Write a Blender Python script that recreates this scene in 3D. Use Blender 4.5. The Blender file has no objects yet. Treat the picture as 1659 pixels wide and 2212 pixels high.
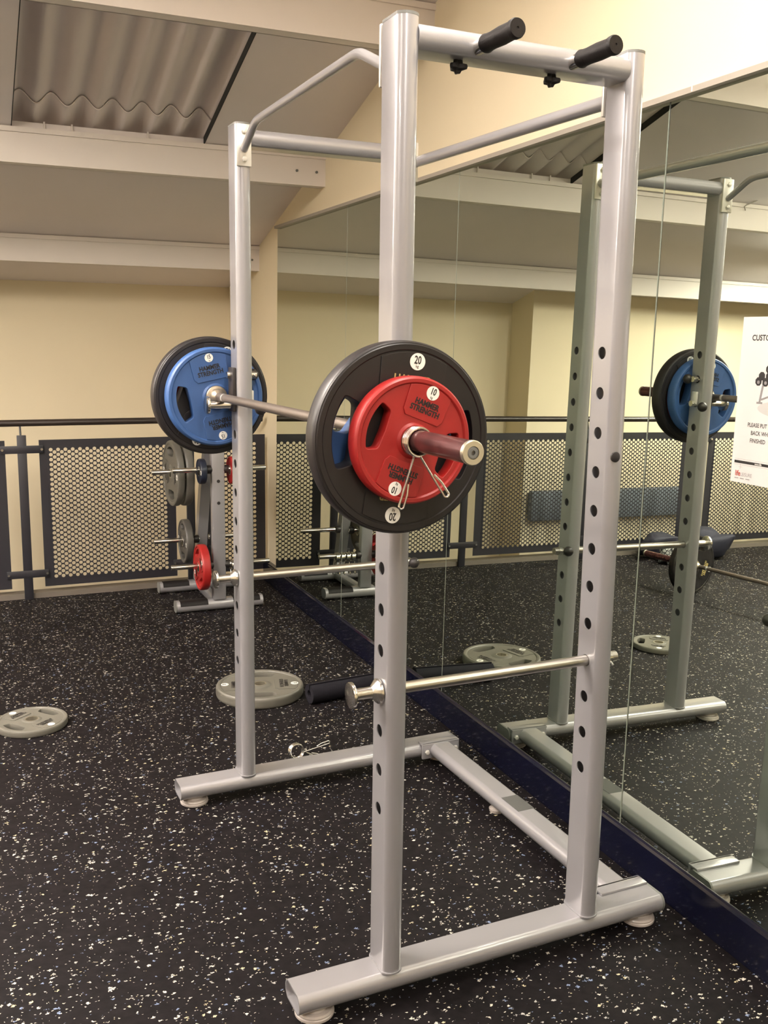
import bpy, bmesh, math, random
from mathutils import Vector, Matrix
random.seed(7)
PI = math.pi
S = bpy.context.scene
COL = S.collection

# ------------------------------------------------------------------ camera
CAM = (-1.87738, -2.40867, 1.66087)
YAW, PITCH, ROLL, FPX = 0.409887, 0.175560, 0.014745, 2107.0
fw = Vector((math.sin(YAW)*math.cos(PITCH), math.cos(YAW)*math.cos(PITCH), -math.sin(PITCH)))
rt = Vector((math.cos(YAW), -math.sin(YAW), 0.0))
up = rt.cross(fw)
r2 = math.cos(ROLL)*rt + math.sin(ROLL)*up
u2 = -math.sin(ROLL)*rt + math.cos(ROLL)*up
cd = bpy.data.cameras.new('camera')
cam = bpy.data.objects.new('camera', cd)
COL.objects.link(cam)
cam.matrix_world = Matrix(((r2.x, u2.x, -fw.x, CAM[0]), (r2.y, u2.y, -fw.y, CAM[1]), (r2.z, u2.z, -fw.z, CAM[2]), (0, 0, 0, 1)))
cd.sensor_fit = 'VERTICAL'
cd.sensor_height = 36.0
cd.lens = FPX/2212.0*36.0
cd.clip_start = 0.05
S.camera = cam

# ------------------------------------------------------------------ light and exposure
S.view_settings.view_transform = 'Standard'
S.view_settings.look = 'None'
S.view_settings.gamma = 1.0
S.view_settings.use_curve_mapping = False
S.view_settings.exposure = 0.06
wd = bpy.data.worlds.new('world')
S.world = wd
wd.use_nodes = True
wd.node_tree.nodes['Background'].inputs[0].default_value = (1.0, 0.86, 0.66, 1)
wd.node_tree.nodes['Background'].inputs[1].default_value = 0.3

def area_lamp(name, loc, size, power, rotz=0.0, col=(1.0, 0.94, 0.85)):
    l = bpy.data.lights.new(name, 'AREA')
    l.shape = 'RECTANGLE'; l.size, l.size_y = size
    l.energy = power; l.color = col
    o = bpy.data.objects.new(name, l)
    o.location = loc; o.rotation_euler = (0, 0, rotz)
    COL.objects.link(o)
    return o
UPL = 1.0      # power share of the added upward lamps that brighten the roof
def tube_fill_light(loc, power, upl=UPL, rotz=0.0):
    area_lamp('strip_fill_light', loc, (0.12, 1.5), power, rotz)
    o = area_lamp('strip_fill_light', (loc[0], loc[1], loc[2]+0.06), (0.12, 1.5), power*upl, rotz)  # unseen upward fill added to lift the ceiling
    o.rotation_euler = (PI, 0, rotz)
tube_fill_light((-0.85, -0.80, 3.10), 44, 0.5)
tube_fill_light((-2.75, 0.90, 2.90), 105, 2.1)
tube_fill_light((-4.7, 0.20, 3.00), 115, 2.1)
tube_fill_light((-4.4, 2.9, 2.38), 120, 2.1)  # unseen fill lamp added to brighten the far wall
tube_fill_light((-1.6, -3.6, 3.30), 55)
tube_fill_light((-5.2, -3.2, 3.30), 85)

# ------------------------------------------------------------------ materials
def mat(name, col, rough=0.5, metal=0.0, coat=0.0, spec=0.5, bump=None, vary=0.0, vscale=6.0, emit=0.0):
    m = bpy.data.materials.new(name)
    m.use_nodes = True
    nt = m.node_tree
    b = nt.nodes['Principled BSDF']
    b.inputs['Base Color'].default_value = (*col, 1)
    b.inputs['Roughness'].default_value = rough
    b.inputs['Metallic'].default_value = metal
    b.inputs['Coat Weight'].default_value = coat
    b.inputs['Coat Roughness'].default_value = 0.06
    b.inputs['Specular IOR Level'].default_value = spec
    tc = nt.nodes.new('ShaderNodeTexCoord')
    if vary > 0:
        n = nt.nodes.new('ShaderNodeTexNoise'); n.inputs['Scale'].default_value = vscale; n.inputs['Detail'].default_value = 4
        nt.links.new(tc.outputs['Object'], n.inputs['Vector'])
        mr = nt.nodes.new('ShaderNodeMapRange')
        mr.inputs['To Min'].default_value = 1-vary; mr.inputs['To Max'].default_value = 1+vary
        nt.links.new(n.outputs['Fac'], mr.inputs['Value'])
        mx = nt.nodes.new('ShaderNodeVectorMath'); mx.operation = 'SCALE'
        mx.inputs[0].default_value = col
        nt.links.new(mr.outputs[0], mx.inputs['Scale'])
        nt.links.new(mx.outputs[0], b.inputs['Base Color'])
    if bump:
        n = nt.nodes.new('ShaderNodeTexNoise'); n.inputs['Scale'].default_value = bump[0]; n.inputs['Detail'].default_value = 3
        nt.links.new(tc.outputs['Object'], n.inputs['Vector'])
        bp = nt.nodes.new('ShaderNodeBump'); bp.inputs['Strength'].default_value = bump[1]; bp.inputs['Distance'].default_value = 0.002
        nt.links.new(n.outputs['Fac'], bp.inputs['Height'])
        nt.links.new(bp.outputs[0], b.inputs['Normal'])
    return m

M = {}
M['silver'] = mat('silver_paint', (0.335, 0.325, 0.34), 0.30, 0.35, 0.7, bump=(300, 0.05))
M['silver_in'] = mat('tube_inside', (0.20, 0.19, 0.18), 0.7)
M['cap'] = mat('grey_cap', (0.16, 0.16, 0.15), 0.5)
M['feet'] = mat('clear_rubber', (0.42, 0.37, 0.34), 0.35, coat=0.3)
M['plate_metal'] = mat('pale_bracket', (0.66, 0.63, 0.58), 0.35, 0.3, 0.4)
M['chrome'] = mat('chrome', (0.80, 0.78, 0.74), 0.19, 1.0, vary=0.0)
M['chrome_worn'] = mat('worn_chrome', (0.60, 0.57, 0.53), 0.29, 1.0, vary=0.05, vscale=18)
M['steel'] = mat('bar_steel', (0.25, 0.21, 0.18), 0.42, 0.9, vary=0.15, vscale=80, bump=(900, 0.3))
M['collar'] = mat('tarnished_collar', (0.42, 0.35, 0.26), 0.42, 0.8)
M['black'] = mat('black_plastic', (0.022, 0.018, 0.018), 0.42)
M['grip'] = mat('black_grip', (0.008, 0.006, 0.006), 0.55, spec=0.25, bump=(400, 0.3))
M['rubber'] = mat('black_urethane', (0.014, 0.0115, 0.012), 0.42, spec=0.4, vary=0.15, vscale=20)
M['rubber_shiny'] = mat('polished_black_urethane', (0.018, 0.016, 0.016), 0.16)
M['red'] = mat('red_urethane', (0.32, 0.012, 0.011), 0.45, vary=0.18, vscale=14)
M['red_dark'] = mat('deep_red_urethane', (0.30, 0.010, 0.010), 0.45)
M['blue'] = mat('blue_urethane', (0.036, 0.092, 0.25), 0.45, vary=0.15, vscale=14)
M['navy'] = mat('navy_urethane', (0.007, 0.011, 0.026), 0.45)
M['grey'] = mat('grey_urethane', (0.122, 0.115, 0.096), 0.40, vary=0.10, vscale=14)
M['grey_dark'] = mat('dark_grey_urethane', (0.065, 0.06, 0.054), 0.45)
M['worn'] = mat('worn_grey_label', (0.07, 0.07, 0.067), 0.7, spec=0.2)
M['grey_shaded'] = mat('shaded_grey_urethane', (0.10, 0.094, 0.08), 0.42)  # grey urethane darkened, shade on the tree plates put into the colour
M['white'] = mat('white_sticker', (0.85, 0.83, 0.78), 0.4)
M['ink'] = mat('black_ink', (0.012, 0.010, 0.010), 0.5)
M['gold'] = mat('gold_ink', (0.42, 0.32, 0.12), 0.5)
M['foam'] = mat('black_foam', (0.006, 0.005, 0.009), 0.8, spec=0.25, bump=(500, 0.5))
M['fence'] = mat('fence_steel', (0.016, 0.015, 0.020), 0.45, vary=0.1)
M['rail'] = mat('rail_steel', (0.030, 0.022, 0.018), 0.30)
M['skirt'] = mat('navy_vinyl', (0.004, 0.0045, 0.012), 0.12, vary=0.15, vscale=12)
M['kerb'] = mat('grey_kerb', (0.13, 0.11, 0.09), 0.6)
M['trimtop'] = mat('mirror_trim', (0.34, 0.30, 0.25), 0.5)
M['beam'] = mat('cream_beam_paint', (0.76, 0.69, 0.63), 0.5, vary=0.03)
M['roof'] = mat('grey_roof_lining', (0.83, 0.76, 0.735), 0.8, vary=0.05, vscale=2)
M['sheet'] = mat('fibre_cement_sheet', (0.84, 0.76, 0.73), 0.75, vary=0.06, vscale=3)
M['paper'] = mat('poster_paper', (0.80, 0.76, 0.74), 0.35)
M['print_grey'] = mat('print_grey', (0.28, 0.26, 0.26), 0.5)
M['print_pale'] = mat('print_pale', (0.60, 0.58, 0.56), 0.5)
M['print_red'] = mat('print_red', (0.45, 0.05, 0.03), 0.5)
M['bag'] = mat('navy_fabric', (0.010, 0.010, 0.022), 0.75, bump=(60, 0.8))
M['bluepad'] = mat('blue_grey_vinyl', (0.16, 0.18, 0.21), 0.6, vary=0.3, vscale=3)
M['edge'] = mat('glass_edge', (0.30, 0.33, 0.27), 0.25)
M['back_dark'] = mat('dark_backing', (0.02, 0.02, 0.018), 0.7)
M['yellow'] = mat('yellow_tag', (0.6, 0.62, 0.05), 0.5)

def mirror_mat():
    m = bpy.data.materials.new('mirror_glass'); m.use_nodes = True
    nt = m.node_tree; b = nt.nodes['Principled BSDF']
    b.inputs['Base Color'].default_value = (0.70, 0.765, 0.675, 1)
    b.inputs['Metallic'].default_value = 1.0
    b.inputs['Roughness'].default_value = 0.0
    return m
M['mirror'] = mirror_mat()

def wall_mat(name, base, top=None, line=None):
    m = bpy.data.materials.new(name); m.use_nodes = True
    nt = m.node_tree; b = nt.nodes['Principled BSDF']
    b.inputs['Roughness'].default_value = 0.75
    tc = nt.nodes.new('ShaderNodeTexCoord')
    n = nt.nodes.new('ShaderNodeTexNoise'); n.inputs['Scale'].default_value = 1.6; n.inputs['Detail'].default_value = 5
    nt.links.new(tc.outputs['Object'], n.inputs['Vector'])
    mr = nt.nodes.new('ShaderNodeMapRange'); mr.inputs['To Min'].default_value = 0.95; mr.inputs['To Max'].default_value = 1.05
    nt.links.new(n.outputs['Fac'], mr.inputs['Value'])
    sc = nt.nodes.new('ShaderNodeVectorMath'); sc.operation = 'SCALE'; sc.inputs[0].default_value = base
    nt.links.new(mr.outputs[0], sc.inputs['Scale'])
    nt.links.new(sc.outputs[0], b.inputs['Base Color'])
    n2 = nt.nodes.new('ShaderNodeTexNoise'); n2.inputs['Scale'].default_value = 140
    nt.links.new(tc.outputs['Object'], n2.inputs['Vector'])
    bp = nt.nodes.new('ShaderNodeBump'); bp.inputs['Strength'].default_value = 0.15; bp.inputs['Distance'].default_value = 0.002
    nt.links.new(n2.outputs['Fac'], bp.inputs['Height']); nt.links.new(bp.outputs[0], b.inputs['Normal'])
    return m
M['wall'] = wall_mat('cream_wall_paint', (0.79, 0.685, 0.49))

def floor_mat():
    m = bpy.data.materials.new('speckled_rubber'); m.use_nodes = True
    nt = m.node_tree; b = nt.nodes['Principled BSDF']; L = nt.links.new
    tc = nt.nodes.new('ShaderNodeTexCoord')
    def N(t, **k):
        n = nt.nodes.new(t)
        for a, v in k.items(): setattr(n, a, v)
        return n
    base = N('ShaderNodeTexNoise'); base.inputs['Scale'].default_value = 35; base.inputs['Detail'].default_value = 6
    L(tc.outputs['Object'], base.inputs['Vector'])
    ramp = N('ShaderNodeValToRGB')
    ramp.color_ramp.elements[0].position = 0.3; ramp.color_ramp.elements[0].color = (0.0022, 0.0014, 0.0018, 1)
    ramp.color_ramp.elements[1].position = 0.75; ramp.color_ramp.elements[1].color = (0.0075, 0.0055, 0.0064, 1)
    L(base.outputs['Fac'], ramp.inputs['Fac'])
    prev = ramp.outputs['Color']
    warp = N('ShaderNodeTexNoise'); warp.inputs['Scale'].default_value = 160; warp.inputs['Detail'].default_value = 2
    L(tc.outputs['Object'], warp.inputs['Vector'])
    for i, (scale, prob, size, wamp, dens) in enumerate(((38, 0.93, 0.28, 0.010, 'MANHATTAN'), (66, 0.925, 0.34, 0.006, 'CHEBYCHEV'), (125, 0.92, 0.40, 0.003, 'MANHATTAN'))):
        sub = N('ShaderNodeVectorMath', operation='SUBTRACT'); L(warp.outputs['Color'], sub.inputs[0]); sub.inputs[1].default_value = (0.5, 0.5, 0.5)
        sc = N('ShaderNodeVectorMath', operation='SCALE'); L(sub.outputs[0], sc.inputs[0]); sc.inputs['Scale'].default_value = wamp*2.6
        ad = N('ShaderNodeVectorMath', operation='ADD'); L(tc.outputs['Object'], ad.inputs[0]); L(sc.outputs[0], ad.inputs[1])
        mp = N('ShaderNodeMapping'); mp.inputs['Location'].default_value = (3.1*i, 1.7*i, 0.37*i+0.2)
        mp.inputs['Rotation'].default_value = (0, 0, 0.9*i); mp.inputs['Scale'].default_value = (1, 1.55, 0.0)
        L(ad.outputs[0], mp.inputs['Vector'])
        vo = N('ShaderNodeTexVoronoi'); vo.voronoi_dimensions = '2D'; vo.distance = dens; vo.inputs['Scale'].default_value = scale
        L(mp.outputs[0], vo.inputs['Vector'])
        sep = N('ShaderNodeSeparateColor'); L(vo.outputs['Color'], sep.inputs[0])
        gt = N('ShaderNodeMath', operation='GREATER_THAN'); L(sep.outputs[0], gt.inputs[0]); gt.inputs[1].default_value = prob
        # radius from a second random
        rad = N('ShaderNodeMapRange'); L(sep.outputs[1], rad.inputs['Value']); rad.inputs['To Min'].default_value = size*0.35; rad.inputs['To Max'].default_value = size
        lt = N('ShaderNodeMath', operation='LESS_THAN'); L(vo.outputs['Distance'], lt.inputs[0]); L(rad.outputs[0], lt.inputs[1])
        mu = N('ShaderNodeMath', operation='MULTIPLY'); L(gt.outputs[0], mu.inputs[0]); L(lt.outputs[0], mu.inputs[1])
        cr = N('ShaderNodeValToRGB'); cr.color_ramp.interpolation = 'CONSTANT'
        e = cr.color_ramp.elements
        e[0].position = 0.0; e[0].color = (0.52, 0.485, 0.42, 1)
        e[1].position = 0.52; e[1].color = (0.34, 0.33, 0.31, 1)
        x = e.new(0.74); x.color = (0.16, 0.20, 0.30, 1)
        x = e.new(0.88); x.color = (0.52, 0.45, 0.29, 1)
        L(sep.outputs[2], cr.inputs['Fac'])
        mx = N('ShaderNodeMix', data_type='RGBA'); L(mu.outputs[0], mx.inputs[0]); L(prev, mx.inputs[6]); L(cr.outputs[0], mx.inputs[7])
        prev = mx.outputs[2]
    L(prev, b.inputs['Base Color'])
    b.inputs['Roughness'].default_value = 0.62
    b.inputs['Specular IOR Level'].default_value = 0.12
    bp = N('ShaderNodeBump'); bp.inputs['Strength'].default_value = 0.35; bp.inputs['Distance'].default_value = 0.002
    L(base.outputs['Fac'], bp.inputs['Height']); L(bp.outputs[0], b.inputs['Normal'])
    return m
M['floor'] = floor_mat()

# ------------------------------------------------------------------ mesh helpers
def frame(d):
    d = Vector(d).normalized()
    a = Vector((0, 0, 1)) if abs(d.z) < 0.9 else Vector((1, 0, 0))
    x = a.cross(d).normalized()
    return x, d.cross(x), d

class MB:
    def __init__(s): s.bm = bmesh.new()
    def box(s, lo, hi, bev=0.0):
        lo, hi = Vector(lo), Vector(hi)
        r = bmesh.ops.create_cube(s.bm, size=1.0)
        vs = r['verts']
        for v in vs:
            v.co = Vector(((lo[i]+hi[i])/2 + v.co[i]*(hi[i]-lo[i]) for i in range(3)))
        if bev > 0:
            es = list({e for v in vs for e in v.link_edges})
            bmesh.ops.bevel(s.bm, geom=es, offset=bev, segments=2, affect='EDGES', profile=0.5)
        return s
    def ring_loft(s, rings, cap0=True, cap1=True, closed=True, loop=False):
        R = [[s.bm.verts.new(p) for p in r] for r in rings]
        n = len(R[0])
        m = len(R)
        for i in range(m if loop else m-1):
            A, B = R[i], R[(i+1) % m]
            for j in range(n if closed else n-1):
                k = (j+1) % n
                s.bm.faces.new((A[j], A[k], B[k], B[j]))
        if cap0 and not loop: s.bm.faces.new(list(reversed(R[0])))
        if cap1 and not loop: s.bm.faces.new(R[-1])
        return s
    def cyl(s, a, b, r, n=20, r1=None, caps=True, bev=0.0):
        a, b = Vector(a), Vector(b)
        r1 = r if r1 is None else r1
        x, y, d = frame(b-a)
        def ring(c, q): return [c + x*math.cos(2*PI*i/n)*q + y*math.sin(2*PI*i/n)*q for i in range(n)]
        if bev > 0:
            rings = [ring(a, r-bev), ring(a+d*bev*0.3, r-bev*0.3), ring(a+d*bev, r), ring(b-d*bev, r1), ring(b-d*bev*0.3, r1-bev*0.3), ring(b, r1-bev)]
        else:
            rings = [ring(a, r), ring(b, r1)]
        return s.ring_loft(rings, caps, caps)
    def lathe(s, base, axis, prof, n=32, caps=True):
        base = Vector(base); x, y, d = frame(axis)
        rings = [[base + d*h + x*math.cos(2*PI*i/n)*max(r, 1e-5) + y*math.sin(2*PI*i/n)*max(r, 1e-5) for i in range(n)] for (r, h) in prof]
        return s.ring_loft(rings, caps, caps)
    def ringlathe(s, base, axis, prof, n=48):   # closed profile: a ring
        base = Vector(base); x, y, d = frame(axis)
        rings = [[base + d*h + (x*math.cos(2*PI*i/n) + y*math.sin(2*PI*i/n))*r for (r, h) in prof] for i in range(n)]
        return s.ring_loft(rings, loop=True)
    def tube(s, pts, r, n=10, closed=False):
        pts = [Vector(p) for p in pts]
        rings = []
        m = len(pts)
        px = None
        for i, p in enumerate(pts):
            if i == 0: t = pts[1]-p
            elif i == m-1: t = p-pts[i-1]
            else: t = (pts[i+1]-p).normalized() + (p-pts[i-1]).normalized()
            t.normalize()
            if px is None: x, y, _ = frame(t)
            else:
                x = (px - t*px.dot(t)).normalized(); y = t.cross(x)
            px = x
            rings.append([p + x*math.cos(2*PI*j/n)*r + y*math.sin(2*PI*j/n)*r for j in range(n)])
        return s.ring_loft(rings)
    def oval(s, a, b, L, T, wide, caps=True, seg=10):   # stadium section, long axis along 'wide'
        a, b = Vector(a), Vector(b)
        d = (b-a).normalized(); w = Vector(wide).normalized(); h = d.cross(w)
        sec = stadium(L, T, seg)
        return s.ring_loft([[c + w*p[0] + h*p[1] for p in sec] for c in (a, b)], caps, caps)
    def ball(s, c, r, u=20, v=12):
        bmesh.ops.create_uvsphere(s.bm, u_segments=u, v_segments=v, radius=r, matrix=Matrix.Translation(c))
        return s
    def poly(s, pts):
        s.bm.faces.new([s.bm.verts.new(p) for p in pts]); return s
    def prism(s, pts, d):
        d = Vector(d); a = [Vector(p) for p in pts]
        return s.ring_loft([a, [p+d for p in a]])
    def build(s, name, m, parent=None, smooth=True, mw=None):
        bmesh.ops.recalc_face_normals(s.bm, faces=s.bm.faces)
        me = bpy.data.meshes.new(name)
        s.bm.to_mesh(me); s.bm.free()
        return link(name, me, m, parent, smooth, mw)

def link(name, me, m, parent=None, smooth=True, mw=None):
    if m is not None:
        me.materials.clear(); me.materials.append(m)
    if smooth:
        me.polygons.foreach_set('use_smooth', [True]*len(me.polygons))
        try: me.set_sharp_from_angle(angle=math.radians(35))
        except Exception: pass
    o = bpy.data.objects.new(name, me)
    COL.objects.link(o)
    if parent: o.parent = parent
    if mw is not None: o.matrix_local = mw
    return o

SAG = 0.31        # how far the rounded side bulges, as a share of the thickness
def section(L, T, seg=12):
    """flat-sided oval tube: flat faces, softly rounded edges, bulging ends"""
    sg = SAG*T; r = (T*T/4+sg*sg)/(2*sg); h = L/2-r; am = math.asin(min(1.0, T/2/r)); f = 0.05*T
    a0 = am-f/r
    arc = [(h+r*math.cos(-a0+2*a0*i/seg), r*math.sin(-a0+2*a0*i/seg)) for i in range(seg+1)]
    fx = L/2-sg
    def fil(p, c, q): return [tuple(p[k]*(1-t)**2+c[k]*2*t*(1-t)+q[k]*t*t for k in (0, 1)) for t in (0, 1/3, 2/3)]
    A = (fx-f, -T/2); C = (fx, -T/2)
    half = fil(A, C, arc[0])+arc
    e = fil(A, C, arc[0]); half += [(p[0], -p[1]) for p in e[::-1]]
    return half + [(-p[0], -p[1]) for p in half]
def stadium(L, T, seg=12): return section(L, T, seg)

def tag(o, label, cat, group=None):
    o['label'] = label; o['category'] = cat
    if group: o['group'] = group
    return o
def root(name, label, cat, mw=None, group=None, parent=None):
    o = bpy.data.objects.new(name, None); COL.objects.link(o)
    if mw is not None: o.matrix_world = mw
    return tag(o, label, cat, group)
def structure(o): o['kind'] = 'structure'; return o

def curve_mesh(loops, extrude, bevel=0.0, bres=2):
    cu = bpy.data.curves.new('c', 'CURVE'); cu.dimensions = '2D'; cu.fill_mode = 'BOTH'
    cu.extrude = extrude; cu.bevel_depth = bevel; cu.bevel_resolution = bres; cu.offset = -bevel
    for lp in loops:
        sp = cu.splines.new('POLY'); sp.points.add(len(lp)-1); sp.use_cyclic_u = True
        for p, c in zip(sp.points, lp): p.co = (c[0], c[1], 0, 1)
    o = bpy.data.objects.new('c', cu); COL.objects.link(o)
    me = bpy.data.meshes.new_from_object(o.evaluated_get(bpy.context.evaluated_depsgraph_get()))
    bpy.data.objects.remove(o); bpy.data.curves.remove(cu)
    return me
def text_mesh(body, size, extrude=0.0003, sx=1.0, align='CENTER', space=1.0, line=1.0, bold=0.0):
    cu = bpy.data.curves.new('t', 'FONT'); cu.body = body; cu.size = size; cu.extrude = extrude
    cu.align_x = align; cu.align_y = 'CENTER' if align == 'CENTER' else 'TOP_BASELINE'
    cu.space_character = space; cu.space_line = line; cu.offset = bold; cu.resolution_u = 3
    o = bpy.data.objects.new('t', cu); COL.objects.link(o)
    me = bpy.data.meshes.new_from_object(o.evaluated_get(bpy.context.evaluated_depsgraph_get()))
    bpy.data.objects.remove(o); bpy.data.curves.remove(cu)
    for v in me.vertices: v.co.x *= sx
    return me

# ================================================================== THE SETTING
SLOPE = 0.293
def roofz(y): return 2.275 + SLOPE*(4.13-y)
RIDGE = -2.6
XW = 0.030          # face of the right wall
XL = -8.0; YB = -7.0; YF = 4.98; YF2 = 4.64; XJ = -2.46

# floor of the gym (ends at the kerb under the railing) and the floor of the space below
structure(MB().box((XL, YB, -0.25), (XW, 4.06, 0.0)).build('floor', M['floor'], smooth=False))
structure(MB().box((XL, 4.06, -2.9), (XW, YF+0.1, -2.7)).build('floor', M['kerb'], smooth=False))
# right wall carrying the mirrors
pts = [(XW, YB, -2.9), (XW, YF+0.1, -2.9), (XW, YF+0.1, roofz(YF+0.1)+0.3), (XW, RIDGE, roofz(RIDGE)+0.3), (XW, YB, roofz(RIDGE)+0.3-SLOPE*(RIDGE-YB))]
structure(MB().prism(pts, (0.15, 0, 0)).build('wall_right', M['wall'], smooth=False))
# far wall, stepping forward on its left part
w = MB()
w.box((XJ, YF, -2.9), (XW+0.1, YF+0.12, 2.6))
w.box((XL-0.1, YF2, -2.9), (XJ, YF+0.12, 2.6))
structure(w.build('wall_far', M['wall'], smooth=False))
pts = [(XL, YB, -0.25), (XL, YF+0.1, -2.9), (XL, YF+0.1, roofz(YF+0.1)+0.3), (XL, RIDGE, roofz(RIDGE)+0.3), (XL, YB, roofz(RIDGE)+0.3-SLOPE*(RIDGE-YB))]
structure(MB().prism(pts, (-0.15, 0, 0)).build('wall_left', M['wall'], smooth=False))
structure(MB().box((XL, YB-0.12, -0.25), (XW, YB, 4.2)).build('wall_back', M['wall'], smooth=False))

# roof lining with an open bay that shows the corrugated sheet
SK = (-1.58, -0.635, 1.60, 2.872)
c = MB()
def slab(x0, x1, y0, y1, dz=0.0, th=0.03):
    P = [(x0, y0, roofz(y0)+dz), (x1, y0, roofz(y0)+dz), (x1, y1, roofz(y1)+dz), (x0, y1, roofz(y1)+dz)]
    c.prism(P, (0, 0, th))
slab(XL, XW, SK[3], YF+0.1)
slab(XL, SK[0], SK[2], SK[3]); slab(SK[1], XW, SK[2], SK[3])
slab(XL, XW, RIDGE, SK[2])
zr = roofz(RIDGE)
c.prism([(XL, YB, zr-SLOPE*(RIDGE-YB)), (XW, YB, zr-SLOPE*(RIDGE-YB)), (XW, RIDGE, zr), (XL, RIDGE, zr)], (0, 0, 0.03))
ceil = structure(c.build('ceiling', M['roof'], smooth=False))
# corrugated sheets above the open bay: two sheets lapping
def corrug(x0, x1, y0, y1, dz, amp, pitch=0.142, th=0.006, ph=0.0):
    b = MB(); nx = int((x1-x0)/pitch*14)
    top = []; bot = []
    for k, yy in enumerate((y0, y1)):
        rt_, rb_ = [], []
        for i in range(nx+1):
            x = x0+(x1-x0)*i/nx
            z = roofz(yy)+dz+amp*math.sin(2*PI*(x-x0)/pitch+ph)
            rt_.append(b.bm.verts.new((x, yy, z+th))); rb_.append(b.bm.verts.new((x, yy, z)))
        top.append(rt_); bot.append(rb_)
    F = b.bm.faces.new
    for i in range(nx):
        F((top[0][i], top[0][i+1], top[1][i+1], top[1][i]))
        F((bot[0][i], bot[1][i], bot[1][i+1], bot[0][i+1]))
        for k in (0, 1): F((top[k][i], bot[k][i], bot[k][i+1], top[k][i+1]))
    return b
corrug(SK[0]-0.12, SK[1]+0.14, SK[2]-0.1, 3.05, 0.088, 0.027, ph=0.8).build('roof_sheet', M['sheet'], ceil)
corrug(SK[0]-0.12, SK[1]+0.14, 2.735, 3.05, 0.076, 0.027, ph=0.8).build('roof_sheet', M['sheet'], ceil)
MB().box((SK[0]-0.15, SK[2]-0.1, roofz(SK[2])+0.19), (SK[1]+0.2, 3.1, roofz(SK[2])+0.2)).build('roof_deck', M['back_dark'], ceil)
for x in (-1.43, -1.30, -0.93):     # little brackets behind the beam
    MB().box((x, 2.862, 2.62), (x+0.008, 2.868, 2.68)).build('bracket', M['beam'], ceil)
# roof beams
for k, y in enumerate((4.158, 2.855, 1.525, 0.205, -1.115, -2.435)):
    zt = roofz(y)-0.004; H = 0.166 if k else 0.162
    if k == 2: H = 0.186
    b = MB()
    b.box((XL, y, zt-H), (XW, y+0.006, zt))                 # web
    b.box((XL, y+0.004, zt-H), (XW, y+0.075, zt-H+0.006))   # bottom flange
    b.box((XL, y+0.070, zt-H), (XW, y+0.075, zt-H+0.03))
    b.box((XL, y-0.010, zt-0.024), (XW, y+0.002, zt))       # top lip
    o = structure(b.build('ceiling_beam', M['beam'], smooth=False))
    for bx_ in ((-0.135, -0.022) if k == 1 else (-0.02,)):
        if k < 3:
            MB().cyl((bx_, y-0.006, zt-H*0.56), (bx_, y+0.001, zt-H*0.56), 0.007, 10).build('screw', M['cap'], o)

for ex in (SK[0], SK[1]-0.004):     # dark strips painting the shadow gap along the cut lining edges
    MB().prism([(ex, SK[2], roofz(SK[2])-0.001), (ex+0.004, SK[2], roofz(SK[2])-0.001), (ex+0.004, SK[3], roofz(SK[3])-0.001), (ex, SK[3], roofz(SK[3])-0.001)], (0, 0, 0.038)).build('gap_shade', M['back_dark'], ceil, smooth=False)
b = MB(); b.tube([(-2.945, 2.842, 2.60), (-2.93, 2.838, 2.622), (-2.95, 2.842, 2.635), (-3.15, 2.70, 2.75), (-3.3, 2.66, 2.82)], 0.004, 6)
b.build('hanging_wire', M['trimtop'], ceil)
# skirting below the mirrors, kerb under the railing
b = MB()
prof = [(XW, 0.0), (-0.010, 0.0), (-0.010, 0.122), (-0.006, 0.130), (0.0, 0.133), (XW, 0.133)]
b.ring_loft([[(p[0], yy, p[1]) for p in prof] for yy in (YB, 3.98)])
structure(b.build('baseboard_right', M['skirt'], smooth=False))
structure(MB().box((XL, 4.0, -0.26), (0.0, 4.09, 0.034)).build('trim_1', M['kerb'], smooth=False))

# mirrors, leaning back very slightly
MT = 0.0102
seams = [3.722, 2.497, 1.250, -0.034, -1.28, -2.53]
ZT = 2.338
where = ['far end panel of the wall mirror, next to the cream corner strip', 'second panel of the wall mirror from the far corner, behind the loaded bar',
         'third panel of the wall mirror from the far corner, behind the power rack', 'near panel of the wall mirror carrying the white poster', 'panel of the wall mirror nearest the camera']
for i in range(5):
    y1, y0 = seams[i]-(0.0024 if i == 3 else 0.0009), seams[i+1]+(0.0024 if i == 2 else 0.0009)
    t = root('mirror_panel', where[i], 'mirror', None, 'wall mirror panels')
    t.location = (0, (y0+y1)/2, 0.13)
    h = (y1-y0)/2
    def xx(z): return MT*(z+0.13)
    Z0, Z1 = 0.0, ZT-0.13
    e = 0.0013
    MB().poly([(xx(Z0+e), -h+e, Z0+e), (xx(Z0+e), h-e, Z0+e), (xx(Z1-e), h-e, Z1-e), (xx(Z1-e), -h+e, Z1-e)]).build('glass', M['mirror'], t, smooth=False)
    b = MB(); d = 0.0035
    inn = [(xx(Z0+e), -h+e, Z0+e), (xx(Z0+e), h-e, Z0+e), (xx(Z1-e), h-e, Z1-e), (xx(Z1-e), -h+e, Z1-e)]
    out = [(xx(Z0)+d, -h, Z0), (xx(Z0)+d, h, Z0), (xx(Z1)+d, h, Z1), (xx(Z1)+d, -h, Z1)]
    for k in range(4):
        b.poly([inn[k], inn[(k+1) % 4], out[(k+1) % 4], out[k]])
    b.poly(out)
    b.build('glass_edge', M['edge'], t, smooth=False)
    MB().box((0.0255, h+0.0001, 0.0), (0.0285, h+(0.0046 if i == 3 else 0.0016), Z1)).build('backing_strip', M['back_dark'], t, smooth=False)
b = MB().box((0.002, -2.6, ZT-0.002), (XW+0.001, 3.722, ZT+0.014))
tr = structure(b.build('trim_3', M['trimtop'], smooth=False))
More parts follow.
